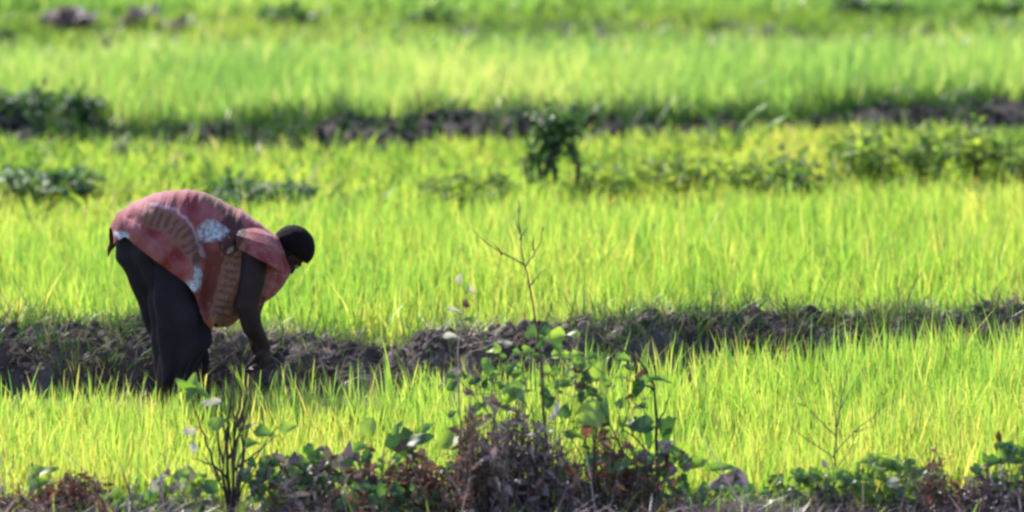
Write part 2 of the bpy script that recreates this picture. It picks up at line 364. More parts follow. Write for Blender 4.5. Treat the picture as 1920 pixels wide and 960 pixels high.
blades("grass", 'green and yellow grass mixed through the weeds on the front bank', 'grass', -3.3, -2.3, 500, 0.17, RICE, 0.006, on_bund=True,
       mask=lambda x, y: np.clip(1.4 * fbm(x * 1.7, y * 2, 3, 51) - 0.25, 0, 1), lean=0.4, curve=0.5, tb=0.35, margin=0.8)
blades("straw", 'dead brown stalks matted over the front bank', 'straw', -3.4, -2.3, 1500, 0.17, PURPLE, 0.005, on_bund=True,
       mask=lambda x, y: np.clip(1.5 * fbm(x * 1.3, y * 1.3, 3, 61) - 0.2, 0, 1), lean=0.8, curve=0.6, tb=0.4, margin=0.8)

# ------------------------------------------------------------------ weeds
def curve_pts(p0, p1, bend, n=6):
    p0, p1 = Vector(p0), Vector(p1)
    return [p0.lerp(p1, i / (n - 1)) + Vector(bend) * math.sin(math.pi * i / (n - 1)) for i in range(n)]
def rdir(up=0.2, cam_=0.0):
    return Vector((random.gauss(0, 1), random.gauss(0, 1) - cam_, random.gauss(0, 0.5) + up)).normalized()
def bush(name, label, cat, px, py_base, wpx, hpx, Y=None, nst=9, nleaf=9, L=0.05, W=0.04, kind='heart', lm=None, sm=None, depth=0.7,
         group=None, thick=0.004, tint=(0, 1), arch=0.15, lower=0.3, seed=None):
    """rooted weed: stems arching out of one base into a dome, leaves along them"""
    random.seed(seed if seed is not None else int(px * 7 + py_base))
    lm = lm or BROAD; sm = sm or STEM
    if Y is None: b = PG(px, py_base)
    else: b = P(px, py_base, Y)
    zb = float(gz(np.array([b.x]), np.array([b.y]))[0]); 
    sc_ = (b.y + CAM_D) / FPX
    if Y is not None: hpx = hpx + (zb - b.z) * -1 / sc_ if b.z > zb else hpx
    b = Vector((b.x, b.y, zb))
    root = empty(name, b, label, cat, group)
    st, lf = MB(), MB()
    wm, hm = wpx * sc_ / 2, hpx * sc_
    for i in range(nst):
        a_ = random.uniform(0, 2 * math.pi); rr = random.random() ** 0.6
        top = b + Vector((math.cos(a_) * rr * wm, math.sin(a_) * rr * wm * depth, hm * (0.45 + 0.55 * (1 - rr * rr * 0.8)) * random.uniform(0.75, 1.0)))
        st0 = b + Vector((math.cos(a_) * wm * 0.25 * rr, math.sin(a_) * wm * 0.2 * rr, -0.02))
        pts = curve_pts(st0, top, (random.gauss(0, .02), random.gauss(0, .02), arch * hm * rr), 6)
        st.tube(pts, [thick * (1 - 0.11 * k) for k in range(6)], 4, random.random())
        for j in range(nleaf):
            t = lower + (1 - lower) * (j + random.random()) / nleaf; k = min(4, int(t * 5)); q = pts[k].lerp(pts[k + 1], t * 5 - k)
            d = rdir(0.15); s_ = random.uniform(0.6, 1.15)
            q2 = q + d * L * 0.5 * random.random()
            if kind != 'seed': st.tube([q, q2], [0.0012, 0.001], 3, 0.5)
            n_ = Vector((random.gauss(0, .5), random.gauss(-.25, .5), 1))
            lf.leaf(q2, d, n_, L * s_, W * s_, 'lance' if kind == 'seed' else kind, droop=random.uniform(0, .5), tint=random.uniform(*tint), nr=5)
    st.build("stem", sm, root); lf.build("foliage", lm, root)
    return root

# leafy weed clumps in front of the second bund
G2 = 'leafy weed clumps in front of the dark second bund'
for (px, py, wp, hp, lab, lm) in [
    (60, 352, 190, 62, 'dark green weed clump at the left edge below the second bund', BROADD),
    (150, 345, 110, 55, 'small dark weed clump just right of the left edge clump', BROADD),
    (440, 360, 190, 42, 'low dark green weed patch above the back of the stooping person', BROADD),
    (545, 362, 90, 40, 'small dark weed tuft above the head of the stooping person', BROADD),
    (880, 352, 190, 50, 'low broad green weed patch left of the dark arching shrub', MIXW),
    (1150, 352, 130, 55, 'green weed clump directly right of the dark arching shrub', MIXW),
    (1270, 335, 180, 70, 'wide pale green leafy clump, second right of the arching shrub', MIXW),
    (1400, 335, 160, 65, 'mid green leafy clump under the long arching grass blades', MIXW),
    (1490, 345, 150, 75, 'darker leafy clump between the pale clump and the tall weeds', MIXW),
    (1620, 320, 190, 105, 'tall bushy green weed with a dark hollow near the right', MIXW),
    (1740, 330, 130, 105, 'dark leafy weed clump under the brown heap at the right', MIXW),
    (1830, 320, 150, 120, 'large rounded weed clump with yellow green top near right edge', MIXW),
    (1905, 330, 120, 90, 'mid green weed clump cut by the right edge below the bund', MIXW)]:
    bush("weed_clump", lab, 'weed', px, py + 48, wp, hp + 38, nst=int(wp / 6), nleaf=9, L=0.07, W=0.04, depth=1.6, tint=(.1, .8) if px in (1740, 1490, 1905) else (.4, 1), arch=.3, lm=lm, group=G2, thick=0.004)
# dark grassy clumps on the second bund
for (px, py, wp, hp, lab) in [(60, 275, 190, 75, 'dark grassy bush on the second bund at the left edge'), (165, 275, 120, 70, 'dark grassy bush on the second bund beside the left edge bush'),
    (620, 262, 150, 55, 'dark green bush low on the second bund above the head'), (700, 262, 130, 50, 'dark green bush on the bund right of the one above the head'),
    (550, 240, 150, 45, 'blue green weed tuft on the far slope of the second bund'), (930, 235, 120, 50, 'dull green tuft on the bund left of the arching shrub'),
    (1300, 225, 120, 45, 'blue green tuft on the bund behind the arching grass blades'), (1660, 225, 130, 45, 'dull green tuft on the bund left of the brown heap')]:
    bush("bund_bush", lab, 'bush', px, py, wp, hp, nst=int(wp / 8), nleaf=9, L=0.085, W=0.04, kind='lance', lm=BROADD, tint=(0, .6), group='dark bushes on the second bund')
# farthest clumps
for (px, py, wp, hp, lab, lm) in [(545, 62, 110, 48, 'dark round bush on the farthest bund above the left middle', BROADD), (500, 55, 40, 30, 'tiny dark bush left of the round bush on the farthest bund', BROADD),
    (1598, 42, 95, 50, 'darkest bush at the top edge right of centre', BROADD), (1672, 45, 60, 32, 'small dark bush right of the darkest top edge bush', BROADD),
    (1840, 34, 100, 34, 'dark low bush at the top edge near the right corner', BROADD), (1905, 34, 80, 38, 'dark bush in the top right corner', BROADD),
    (130, 70, 85, 48, 'brown dried bush at the top left', PURPLE), (258, 66, 70, 42, 'grey brown dried bush beside the pale patch at the top left', PURPLE),
    (330, 66, 150, 22, 'pale grey green dried weed patch at the top left', STRAW), (800, 62, 130, 30, 'dull green low bush at the top centre', BROADD)]:
    bush("far_bush", lab, 'bush', px, py + 8, wp, hp + 6, nst=int(wp / 5), nleaf=9, L=0.1, W=0.07, lm=lm, group='bushes along the farthest bund')
# brown soil and dead weed heaps on bund 2
for (px, py, wp, hp, lab) in [(1750, 232, 90, 50, 'brown dead weed heap on the second bund near the right'), (1440, 235, 120, 55, 'brown dead weed heap under the arching grass blades'),
    (410, 265, 130, 38, 'purple brown dead weed heap on the second bund at left'), (1130, 245, 130, 50, 'purple brown dead weed heap right of the arching shrub'),
    (235, 318, 60, 60, 'small brown dead stalk bunch at the left below the second bund'), (325, 262, 50, 55, 'pale dead stalk bunch standing on the second bund at left')]:
    bush("dead_weed_heap", lab, 'dead weeds', px, py, wp, hp, nst=int(wp / 5), nleaf=7, L=0.06, W=0.02, kind='lance', lm=PURPLE, sm=STEM, group='dead weed heaps along the second bund')

# dark arching shrub
b = PG(1030, 385); root = empty("dark_shrub", b, 'dark arching shrub with two legs of hanging leaves before the second bund', 'shrub')
st, lf = MB(), MB(); random.seed(5)
for path in ([(1005, 384), (992, 310), (1000, 270), (1030, 240), (1055, 250)], [(1020, 386), (1012, 300), (1020, 265), (1030, 225), (1015, 215)], [(1078, 388), (1083, 310), (1070, 275), (1045, 250), (1030, 255)],
             [(1040, 386), (1035, 300), (1040, 260), (1060, 230), (1050, 215)], [(1010, 384), (1030, 300), (1040, 280), (1050, 240), (1075, 250)]):
    for rep in range(2):
        pts = [P(x + random.gauss(0, 4), y + random.gauss(0, 3), b.y + random.gauss(0, .06)) for x, y in path]
        st.tube(pts, [.012, .01, .008, .006, .004], 5)
        for k in range(4):
            for j in range(6 + 4 * k):
                q = pts[k].lerp(pts[k + 1], random.random())
                if k == 0 and random.random() < .3: continue
                lf.leaf(q + rdir() * (.012 + .02 * k), rdir(-.8 if k < 2 else 0), rdir(1), random.uniform(.03, .07), random.uniform(.02, .04), 'lance', nr=4, tint=random.random() * (.4 + .2 * k))
st.build("stem", STEMD, root); lf.build("foliage", BROADD, root)
# long arching blades before bund 2
b = PG(1380, 320); root = empty("long_grass_tuft", b, 'tuft of long arching grass blades crossing the dark bund', 'grass tuft')
lf = MB()
for path in ([(1370, 300), (1385, 250), (1410, 215), (1440, 195), (1470, 200)], [(1360, 290), (1345, 245), (1325, 215), (1300, 195)], [(1400, 290), (1440, 240), (1480, 215), (1510, 235), (1530, 260)], [(1385, 300), (1388, 260), (1395, 230)]):
    pts = [P(x, y, b.y) for x, y in path]
    lf.tube(pts, [.012, .011, .009, .006, .003][:len(pts)], 4, .6)
lf.build("blade", RICE_FAR, root)

# ------------------------------------------------------------------ front bank weeds
def sprig(name, label, cat, stems, leaves, Y=-2.5, sm=None, lm=None, base=None, group=None, extra=None, th=0.005):
    """stems: list of pixel polylines (with optional depth), leaves: (px,py,len_px,wid_px,dir_deg,kind,tint,mat)"""
    sm = sm or STEM; lm = lm or BROAD
    bx, by = base or stems[0][0][:2]
    q = P(bx, by, Y); zb = float(gz(np.array([q.x]), np.array([Y]))[0])
    root = empty(name, (q.x, Y, zb), label, cat, group); st = MB()
    sc_ = (Y + CAM_D) / FPX
    for k, s_ in enumerate(stems):
        pts = [P(p_[0], p_[1], Y + (p_[2] if len(p_) > 2 else 0)) for p_ in s_]
        if k == 0 or abs(s_[0][0] - bx) < 25 and abs(s_[0][1] - by) < 25:
            pts = [Vector((pts[0].x, pts[0].y, zb - 0.02))] + pts if pts[0].z > zb else pts
        # resample smooth with slight kinks
        out = []
        for p0, p1 in zip(pts, pts[1:]):
            for i in range(3): out.append(p0.lerp(p1, i / 3) + Vector((random.gauss(0, .0025), random.gauss(0, .004), random.gauss(0, .0025))))
        out.append(pts[-1]); n = len(out)
        t0 = th * (1 if k == 0 else 0.62)
        st.tube(out, [t0 * (1 - 0.72 * i / (n - 1)) for i in range(n)], 5, random.random())
    spts = np.array(st.v)
    mats = {}
    for l in leaves:
        px, py, L, W, ang = l[:5]; kind = l[5] if len(l) > 5 else 'heart'; ti = l[6] if len(l) > 6 else random.random(); mt = l[7] if len(l) > 7 else lm
        one = len(leaves) <= 14
        mb = MB() if one else mats.setdefault(mt.name, (MB(), mt))[0]
        a_ = math.radians(ang); d = Vector((math.cos(a_), random.uniform(-.35, .15), math.sin(a_)))
        q = P(px, py, Y + random.uniform(-.05, .05))
        # the blade is centred on its pixel
        q = q - d.normalized() * (L * sc_ / 2)
        if len(spts):      # leaf stalk to the nearest stem
            near = Vector(spts[np.argmin(((spts - np.array(q)) ** 2).sum(1) + 2 * np.maximum(0, spts[:, 2] - q.z) ** 2)])
            st.tube([near, near.lerp(q, .5) + Vector((0, 0, -.006)), q + d.normalized() * .004], [.0022, .0019, .0016], 3, .5)
        n_ = Vector((random.gauss(0, .35), -0.75, 0.65 + random.gauss(0, .25)))
        mb.leaf(q, d, n_, L * sc_ * .9, W * sc_ * random.uniform(.75, .95), kind, droop=random.uniform(.05, .65), tint=ti, nr=9, fold=random.uniform(.15, .75), wave=.12)
        if one: mb.build("leaf", mt, root)
    st.build("stem", sm, root)
    for mb, mt in mats.values(): mb.build("foliage", mt, root)
    return root
random.seed(11)
LIGHT = .95; MIDT = .5; DARKT = .1
# left: bare dark shrub with pale leaves at its top
def fan(base, tips, mid=0.5, kink=10):
    out = []
    for (tx, ty) in tips:
        bx, by = base; m = (bx + (tx - bx) * mid * 0.6 + random.gauss(0, kink), by + (ty - by) * mid)
        out.append([base, (m[0], m[1], random.gauss(0, .04)), (tx, ty, random.gauss(0, .06))])
    return out
st = fan((435, 985), [(438, 690), (470, 705), (415, 720), (400, 760), (455, 730), (480, 760), (520, 800), (498, 840), (440, 665), (470, 780), (425, 800), (380, 850), (410, 700)])
st += [[(412, 900), (395, 850), (375, 800), (362, 760), (356, 735)], [(430, 860), (455, 800), (468, 750), (475, 700)], [(425, 830), (415, 780), (420, 730)], [(440, 880), (480, 850), (520, 815)], [(428, 900), (400, 870), (360, 860)],
       [(445, 800), (462, 745), (462, 700)], [(438, 840), (445, 780), (455, 730), (450, 690)], [(420, 870), (408, 820), (404, 770)]]
sprig("bare_shrub", 'bare dark twiggy shrub with big pale leaves at the front left', 'shrub', st,
      [(346, 722, 46, 34, 160, 'heart', .6), (362, 714, 38, 30, 80, 'heart', .75), (380, 738, 44, 32, -30, 'heart', .4), (352, 742, 34, 22, 215, 'heart', .3), (395, 752, 45, 18, 170, 'lance', .9, PALE), (415, 790, 42, 34, 30, 'heart', .8), (352, 810, 34, 22, 200, 'lance', .9, PALE),
       (500, 812, 44, 26, -10, 'heart', .4), (478, 830, 38, 26, 20, 'heart', .5), (545, 800, 40, 24, 10, 'heart', .8), (362, 838, 26, 16, 100, 'lance', .8, PALE), (470, 795, 26, 14, 50, 'lance', .2)], Y=-2.5, sm=STEMD, th=0.0105)
# leafy plants
def cloud(cx, cy, rx, ry, n, L=(15, 38), kinds=('heart',), tint=(0, 1), mats=(None,)):
    out = []
    for i in range(n):
        a_ = random.uniform(0, 6.28); r = math.sqrt(random.random()); l = random.uniform(*L)
        m = random.choice(mats)
        t = (cx + rx * r * math.cos(a_), cy + ry * r * math.sin(a_), l, l * random.uniform(.6, .9), random.uniform(-60, 240), random.choice(kinds), random.uniform(*tint))
        out.append(t + ((m,) if m else ()))
    return out
def vine(label, cx, cy, rx, ry, n, Y=-2.6, **kw):
    ry *= 1.15
    lv = cloud(cx, cy, rx * 1.15, ry, int(n * 2.1), **kw)
    st = [[(cx + random.gauss(0, rx * .4), 1000), ((cx + l[0]) / 2 + random.gauss(0, 8), (1000 + l[1]) / 2, random.gauss(0, .05)), (l[0], l[1])] for l in lv[::2]]
    return sprig("creeping_vine", label, 'vine', st, lv, Y=Y, sm=STEM, th=0.004, group='leafy vines along the front bank')
sprig("leafy_plant", 'two upright heart shaped leaves beside the brown heap, bottom left', 'plant', [[(80, 990), (78, 940), (70, 880)], [(78, 950), (90, 900), (98, 885)]],
      [(88, 880, 60, 42, 20, 'heart', .8), (78, 905, 52, 34, 25, 'heart', .5), (60, 870, 12, 6, 90, 'lance', .5, BROWN)], Y=-2.5)
vine('vine of grey and green leaves left of the bare shrub base', 340, 925, 50, 38, 26, kinds=('heart', 'lance'), tint=(.1, .9), mats=(None, None, None, PALE, STRAW, BROADD))
vine('dense glossy vine right of the bare shrub base', 530, 905, 70, 45, 46, tint=(0, .9), mats=(None, BROADD, BROADD, STRAW, PURPLE))
vine('spreading green vine between bare shrub and rusty seed heap', 630, 900, 75, 55, 46, tint=(0, .9), mats=(None, BROADD, BROADD, STRAW, PURPLE, BROWN))
vine('short vine below the rusty heap at the bottom centre', 740, 940, 90, 30, 40, Y=-2.75, tint=(0, .7), mats=(BROADD, None))
vine('lush vine spreading right of the purple stalk heap', 1120, 915, 70, 55, 34, tint=(.1, .9), mats=(None, BROADD))
vine('green vine around the foot of the dark arching stem', 1225, 895, 65, 60, 36, tint=(.1, .9), mats=(None, BROADD, BROWN, PURPLE))
vine('low vine of small bright leaves below the folded dry leaf', 1350, 945, 80, 26, 34, tint=(.2, 1), mats=(None, None, None, BROADD, BROADD, STRAW))
vine('bright green vine under the wispy bare weed', 1520, 925, 80, 36, 56, tint=(.3, 1), mats=(None, None, BROADD))
vine('yellow green broad leaf vine right of the wispy bare weed', 1650, 900, 70, 40, 46, tint=(.6, 1), mats=(None, None, None, BROADD))
vine('grey leaved vine at the bottom right beside the brown heap', 1715, 925, 50, 38, 30, kinds=('heart', 'lance'), tint=(.1, .9), mats=(None, PALE, BROADD))
vine('small green vine in the bottom right corner above brown stalks', 1890, 880, 50, 40, 28, tint=(.2, .9), mats=(None, BROADD))
vine('thin vine with small leaves at the left bottom edge', 235, 950, 50, 22, 20, Y=-2.7, tint=(.1, .8))
vine('scrambling vine with sparse leaves around the tall bare twig', 1030, 690, 110, 60, 26, Y=-2.35, tint=(.3, 1), L=(18, 34), kinds=('heart', 'lance'), mats=(None, None, BROADD))
vine('small leaved vine climbing the left edge of the purple stalk heap', 885, 755, 60, 60, 16, Y=-2.45, tint=(.1, 1), L=(14, 30), kinds=('heart', 'lance'), mats=(None, BROADD, STRAW))
vine('small leaved vine threading between bare twig and arching stem', 1130, 760, 80, 80, 30, Y=-2.4, tint=(.1, 1), L=(14, 32), kinds=('heart', 'lance'), mats=(None, None, BROADD, BROWN))
vine('dull leafy vine sprawling over the red brown dry heap', 770, 890, 110, 55, 26, Y=-2.5, tint=(0, .8), L=(14, 34), kinds=('heart', 'lance'), mats=(None, BROADD, STRAW, BROWN))
vine('grey leaved trailing vine at the bottom beneath the wispy weed', 1430, 948, 110, 22, 30, Y=-2.45, tint=(.1, .9), L=(18, 36), kinds=('lance', 'heart'), mats=(PALE, None, BROADD))
random.seed(23)
sprig("tangled_twigs", 'tangle of thin dry twigs around the purple stalk heap', 'twigs', fan((960, 990), [(850, 700), (880, 660), (920, 700), (950, 720), (990, 700), (1030, 730), (1060, 690), (1090, 730), (820, 760), (1000, 660), (905, 740), (1075, 780)], kink=24), [], Y=-2.45, sm=STEM, th=0.0055)
sprig("tangled_twigs", 'tangle of thin dark twigs under the arching stem', 'twigs', fan((1180, 990), [(1110, 720), (1140, 690), (1165, 720), (1200, 700), (1215, 760), (1260, 780), (1285, 830), (1090, 800), (1150, 760), (1240, 840)], kink=24), [], Y=-2.5, sm=STEMD, th=0.0055)
sprig("tangled_twigs", 'low spray of dry twigs between red brown heap and leafy vine', 'twigs', fan((700, 990), [(640, 830), (670, 810), (720, 830), (740, 790), (780, 800), (600, 860)], kink=18), [], Y=-2.5, sm=STEM, th=0.005)
random.seed(31)
sprig("round_leaf_plant", 'single round pale leaf on a short brown stalk in front rice', 'plant', [[(697, 990), (696, 880), (693, 810)]], [(692, 800, 42, 40, 80, 'round', .9), (672, 838, 30, 26, 200, 'round', .4)], Y=-2.5)
sprig("broad_leaf_plant", 'plant with one large dark leaf and one bright leaf above rusty heap', 'plant', [[(790, 990), (785, 900), (768, 850)], [(788, 930), (815, 870), (830, 835)], [(780, 900), (800, 830), (812, 800)]],
      [(765, 845, 74, 62, -65, 'heart', .15, BROADD), (792, 822, 56, 40, 20, 'heart', .2, BROADD), (832, 828, 52, 44, 200, 'heart', LIGHT), (800, 800, 30, 20, 40, 'lance', .4), (745, 802, 34, 16, 60, 'lance', .3)], Y=-2.55)
sprig("twin_leaf_plant", 'plant with folded twin green leaves above the purple stalks', 'plant', [[(975, 990), (972, 850), (968, 770), (965, 740)]],
      [(955, 745, 55, 34, 215, 'heart', .7), (975, 745, 60, 36, -50, 'heart', .5), (975, 730, 50, 20, 30, 'lance', .6), (905, 712, 52, 18, 15, 'lance', .35, BROADD), (850, 722, 30, 18, 40, 'lance', .4, BROADD)], Y=-2.5)
sprig("bright_leaf_plant", 'plant with large yellow green leaves right of the purple stalks', 'plant', [[(1100, 990), (1098, 880), (1095, 800)], [(1100, 900), (1120, 800), (1130, 700)], [(1098, 870), (1060, 800), (1045, 770)]],
      [(1093, 780, 66, 60, 200, 'heart', 1), (1130, 685, 52, 38, 70, 'heart', .9), (1133, 765, 50, 32, 80, 'heart', .4), (1042, 775, 52, 18, 50, 'lance', .9, PALE), (1035, 632, 44, 34, 180, 'heart', .95), (1100, 812, 36, 26, -80, 'lance', .7, BROWN)], Y=-2.5)
sprig("arching_stem_plant", 'dark arching stem with drooping leaves right of centre', 'plant', [[(1228, 990), (1232, 880), (1232, 790), (1226, 720), (1200, 675), (1160, 652), (1130, 640)], [(1230, 800), (1245, 770), (1255, 740)], [(1226, 730), (1205, 720), (1180, 715)], [(1225, 900), (1170, 850), (1135, 780)],
      [(1228, 930), (1260, 870), (1290, 850)], [(1226, 860), (1190, 820), (1165, 800)]],
      [(1192, 735, 48, 26, 250, 'heart', .25, BROADD), (1205, 712, 46, 20, 190, 'lance', .5), (1243, 712, 44, 14, -10, 'lance', .4, BROADD), (1190, 795, 66, 36, 170, 'heart', .25, BROADD), (1222, 815, 60, 34, -50, 'heart', .3, BROADD), (1250, 812, 54, 40, -80, 'heart', .35, BROADD),
       (1255, 790, 40, 26, 30, 'heart', .3, BROADD), (1182, 690, 34, 22, 60, 'heart', .9), (1290, 855, 60, 42, -30, 'heart', .8), (1165, 668, 40, 16, 150, 'lance', .6), (1210, 680, 34, 16, -60, 'lance', .4)], Y=-2.45, sm=STEMD, th=0.009)
sprig("folded_dry_leaf_plant", 'big folded purple brown leaf with a green edge at bottom', 'plant', [[(1335, 990), (1340, 930), (1350, 890)]],
      [(1355, 905, 84, 50, 170, 'heart', .75, PURPLE), (1350, 878, 74, 26, 175, 'lance', .4), (1385, 905, 40, 22, -70, 'lance', .3, PURPLE), (1300, 870, 44, 34, 210, 'heart', .7), (1370, 925, 40, 22, -10, 'lance', .9)], Y=-2.5)
# tall bare twig in the middle
sprig("bare_twig", 'tall thin bare twig rising above the rice near the centre', 'twig', [[(1030, 940), (1020, 760), (1014, 660), (1004, 600), (992, 530), (980, 480), (974, 430), (972, 375)], [(982, 495), (940, 475), (905, 450), (885, 430)], [(984, 500), (1000, 480), (1012, 455), (1018, 430)],
      [(975, 440), (968, 415)], [(976, 450), (990, 425)], [(993, 540), (1010, 515), (1025, 505)], [(1000, 470), (1000, 440)], [(940, 475), (925, 455)], [(1008, 620), (1030, 590), (1035, 570)]], [(1018, 428, 10, 4, 80, 'lance', .5, STRAW), (972, 392, 12, 4, 90, 'lance', .5, STRAW)], Y=-2.35, sm=STEM, th=0.0065)
# pale dead weed
sprig("pale_dead_weed", 'pale dead weed with whitish leaves left of the tall bare twig', 'weed', [[(862, 940), (862, 760), (858, 660), (868, 600), (872, 550), (862, 515)], [(862, 640), (850, 628), (838, 630)], [(869, 590), (855, 580), (842, 578)], [(872, 550), (885, 545), (895, 552)], [(862, 700), (880, 660)]],
      [(862, 520, 26, 18, 60, 'lance', .6, PALE), (886, 545, 34, 11, -45, 'lance', .9, PALE), (852, 579, 34, 9, 5, 'lance', .9, PALE), (850, 628, 40, 14, 8, 'lance', 1, PALE), (872, 535, 22, 16, 100, 'lance', .5), (878, 598, 24, 16, 160, 'lance', .4), (945, 640, 34, 12, 10, 'lance', .4, PALE), (875, 570, 16, 22, 0, 'lance', .4, BROWN)], Y=-2.3, sm=STEMP, th=0.005)
# wispy bare weed right
sprig("wispy_weed", 'wispy bare grey weed with spreading twigs in the right rice', 'weed', [[(1565, 990), (1566, 880), (1568, 800), (1580, 740), (1590, 690)], [(1567, 850), (1600, 810), (1650, 770), (1700, 735)], [(1567, 820), (1540, 790), (1510, 760), (1492, 725)], [(1567, 860), (1520, 830), (1480, 800)], [(1574, 770), (1600, 720), (1625, 680)],
      [(1568, 800), (1562, 740), (1558, 700)], [(1600, 810), (1630, 800)], [(1568, 880), (1590, 850), (1610, 800)], [(1510, 760), (1490, 755)], [(1568, 890), (1555, 850), (1545, 820)]], [(1520, 885, 22, 12, 80, 'lance', .7, PURPLE), (1545, 868, 20, 12, 120, 'lance', .8, PURPLE)], Y=-2.4, sm=STEM, th=0.0048)
sprig("dark_seed_stalk", 'single stalk with a dark seed head near the lower right corner', 'stalk', [[(1860, 990), (1868, 880), (1873, 820)]], [(1873, 815, 26, 12, 90, 'lance', .1, BROWN), (1876, 832, 24, 12, 80, 'lance', .1, BROWN), (1868, 838, 20, 10, 110, 'lance', .2, BROWN)], Y=-2.45)

def dry_heap(name, label, cx, cy, w_, h_, n, lm, sm, Y=-2.6, upright=0.5, bits=14, bl=(8, 18), group='dry heaps of dead weeds on the front bank'):
    """dense tangle of dead stalks with small crumpled bits"""
    random.seed(int(cx)); sc_ = (Y + CAM_D) / FPX
    b = P(cx, cy, Y); zb = float(gz(np.array([b.x]), np.array([Y]))[0]); root = empty(name, (b.x, Y, zb), label, 'dead weeds', group)
    st, lf = MB(), MB()
    w_ *= 1.15
    for i in range(int(n * 1.8)):
        x0 = cx + random.uniform(-.5, .5) * w_ * .9; x1 = x0 + random.gauss(0, 1) * w_ * (0.22 - .12 * upright)
        f = max(0.25, 1 - (abs(x1 - cx) / (w_ * .62)) ** 2) * random.uniform(.5, 1.02)
        y1 = cy - h_ * f; dy0 = random.gauss(0, .10)
        p0 = P(x0, cy, Y + dy0); p1 = P(x1, y1, Y + dy0 + random.gauss(0, .06))
        pts = curve_pts((p0.x, p0.y, min(p0.z, zb) - .02), p1, (random.gauss(0, .02), random.gauss(0, .02), random.gauss(0, .01)), 6)
        st.tube(pts, [.0045, .004, .0036, .003, .0024, .0015], 4, random.random())
        if i % 2 == 0:      # broken side twigs
            for j in range(3):
                k = random.randrange(1, 5); q = pts[k]; st.tube([q, q + rdir(.6) * random.uniform(.03, .09), q + rdir(.3) * random.uniform(.06, .13)], [.0024, .0018, .0009], 3, random.random())
        for j in range(int(bits * .7)):
            t = random.uniform(.2, 1); k = min(4, int(t * 5)); q = pts[k].lerp(pts[k + 1], t * 5 - k) + rdir() * .006
            l = random.uniform(*bl) * sc_ * random.choice((.7, 1, 1.7))
            lf.leaf(q, rdir(random.choice((-.9, -.6, .3))), rdir(.5), l, l * random.uniform(.16, .42), 'lance', droop=random.uniform(-.3, .9), nr=5, wave=.14, fold=.6)
    st.build("stem", sm, root); lf.build("dead_foliage", lm, root)
dry_heap("dry_weed_heap", 'rusty brown dry seed heap at the bottom left', 140, 1000, 170, 118, 60, BROWN, STEMD, bits=22)
dry_heap("dry_weed_heap", 'small brown dry stalks in the bottom left corner', 15, 1000, 90, 90, 20, BROWN, STEMD)
dry_heap("dry_weed_heap", 'red brown dry seed heap left of the purple stalks', 770, 1000, 190, 150, 90, BROWN, STEMD, bits=24)
dry_heap("dry_stalk_heap", 'tall heap of purple grey dead stalks at the bottom centre', 965, 1000, 250, 250, 130, PURPLE, STEM, upright=.9, bits=12, bl=(8, 22))
dry_heap("dry_stalk_bundle", 'narrow upright brown stalk bundle beside the purple heap', 880, 1000, 50, 268, 34, BROWN, STEM, Y=-2.65, upright=1.0, bits=14, bl=(8, 18))
dry_heap("dry_stalk_bundle", 'dark brown withered leaves hanging under the arching stem', 1125, 1000, 80, 215, 22, BROWN, STEMD, Y=-2.55, upright=.9, bits=14, bl=(12, 30))
dry_heap("dry_weed_heap", 'grey purple dry tangle between the two leafy vines at bottom', 580, 1000, 150, 140, 34, PURPLE, STEM, bits=10, bl=(8, 20))
dry_heap("dry_weed_heap", 'dark tangle of withered stems at the foot of the arching stem', 1190, 1000, 120, 160, 26, BROWN, STEMD, bits=10)
dry_heap("dry_weed_heap", 'purple brown dry stalk heap in the bottom right corner', 1860, 1000, 190, 125, 80, PURPLE, STEMD, bits=16)
dry_heap("dry_stalk_bundle", 'short red brown stalks left of the bottom right heap', 1755, 1000, 60, 160, 22, BROWN, STEM, upright=.9)
dry_heap("dry_weed_heap", 'grey dry stalk litter below the folded dry leaf', 1400, 1000, 160, 75, 36, PALE, STEM, bits=8, bl=(10, 26))
dry_heap("dry_weed_heap", 'thin dry stalks left of the yellow green broad leaf vine', 1560, 1000, 120, 110, 24, STRAW, STEM, bits=8)

# ------------------------------------------------------------------ the person
SKIN = solid_mat("dark_skin", [(0.3, (0.018, 0.0065, 0.012)), (0.7, (0.034, 0.0125, 0.020))], 12, 0.62, 0.15, 90, spec=0.25)
HAIR = solid_mat("black_hair", [(0.3, (0.005, 0.003, 0.005)), (0.7, (0.011, 0.007, 0.010))], 60, 0.85, 0.5, 160, spec=0.12)
TROU = solid_mat("dark_trousers", [(0.3, (0.009, 0.005, 0.013)), (0.7, (0.019, 0.011, 0.024))], 6, 0.85, 0.3, 50)
CLOTH = solid_mat("printed_cloth", [(0, (0, 0, 0))], 5, 0.8, 0.25, 120, attr='col')
for n_ in CLOTH.node_tree.nodes:
    if n_.type == 'BSDF_PRINCIPLED': n_.inputs['Sheen Weight'].default_value = 0.14; n_.inputs['Sheen Roughness'].default_value = 0.4
EYE = solid_mat("eye_white", [(0.3, (0.22, 0.18, 0.16)), (0.7, (0.25, 0.2, 0.18))], 5, 0.6, 0)
YAW = (-0.30, 0.954)
UNIT = 0.4583 / FPX * (CAM_D)          # metres per close-up pixel at the person
def Q(cx, cy, wd=0.0):
    return P(180 + 0.4583 * cx, 330 + 0.4583 * cy, wd * YAW[1])
foot = Q(300, 995)
person = empty("person", (foot.x, 0, 0), 'person bending forward in a red patterned blouse and dark trousers', 'person')

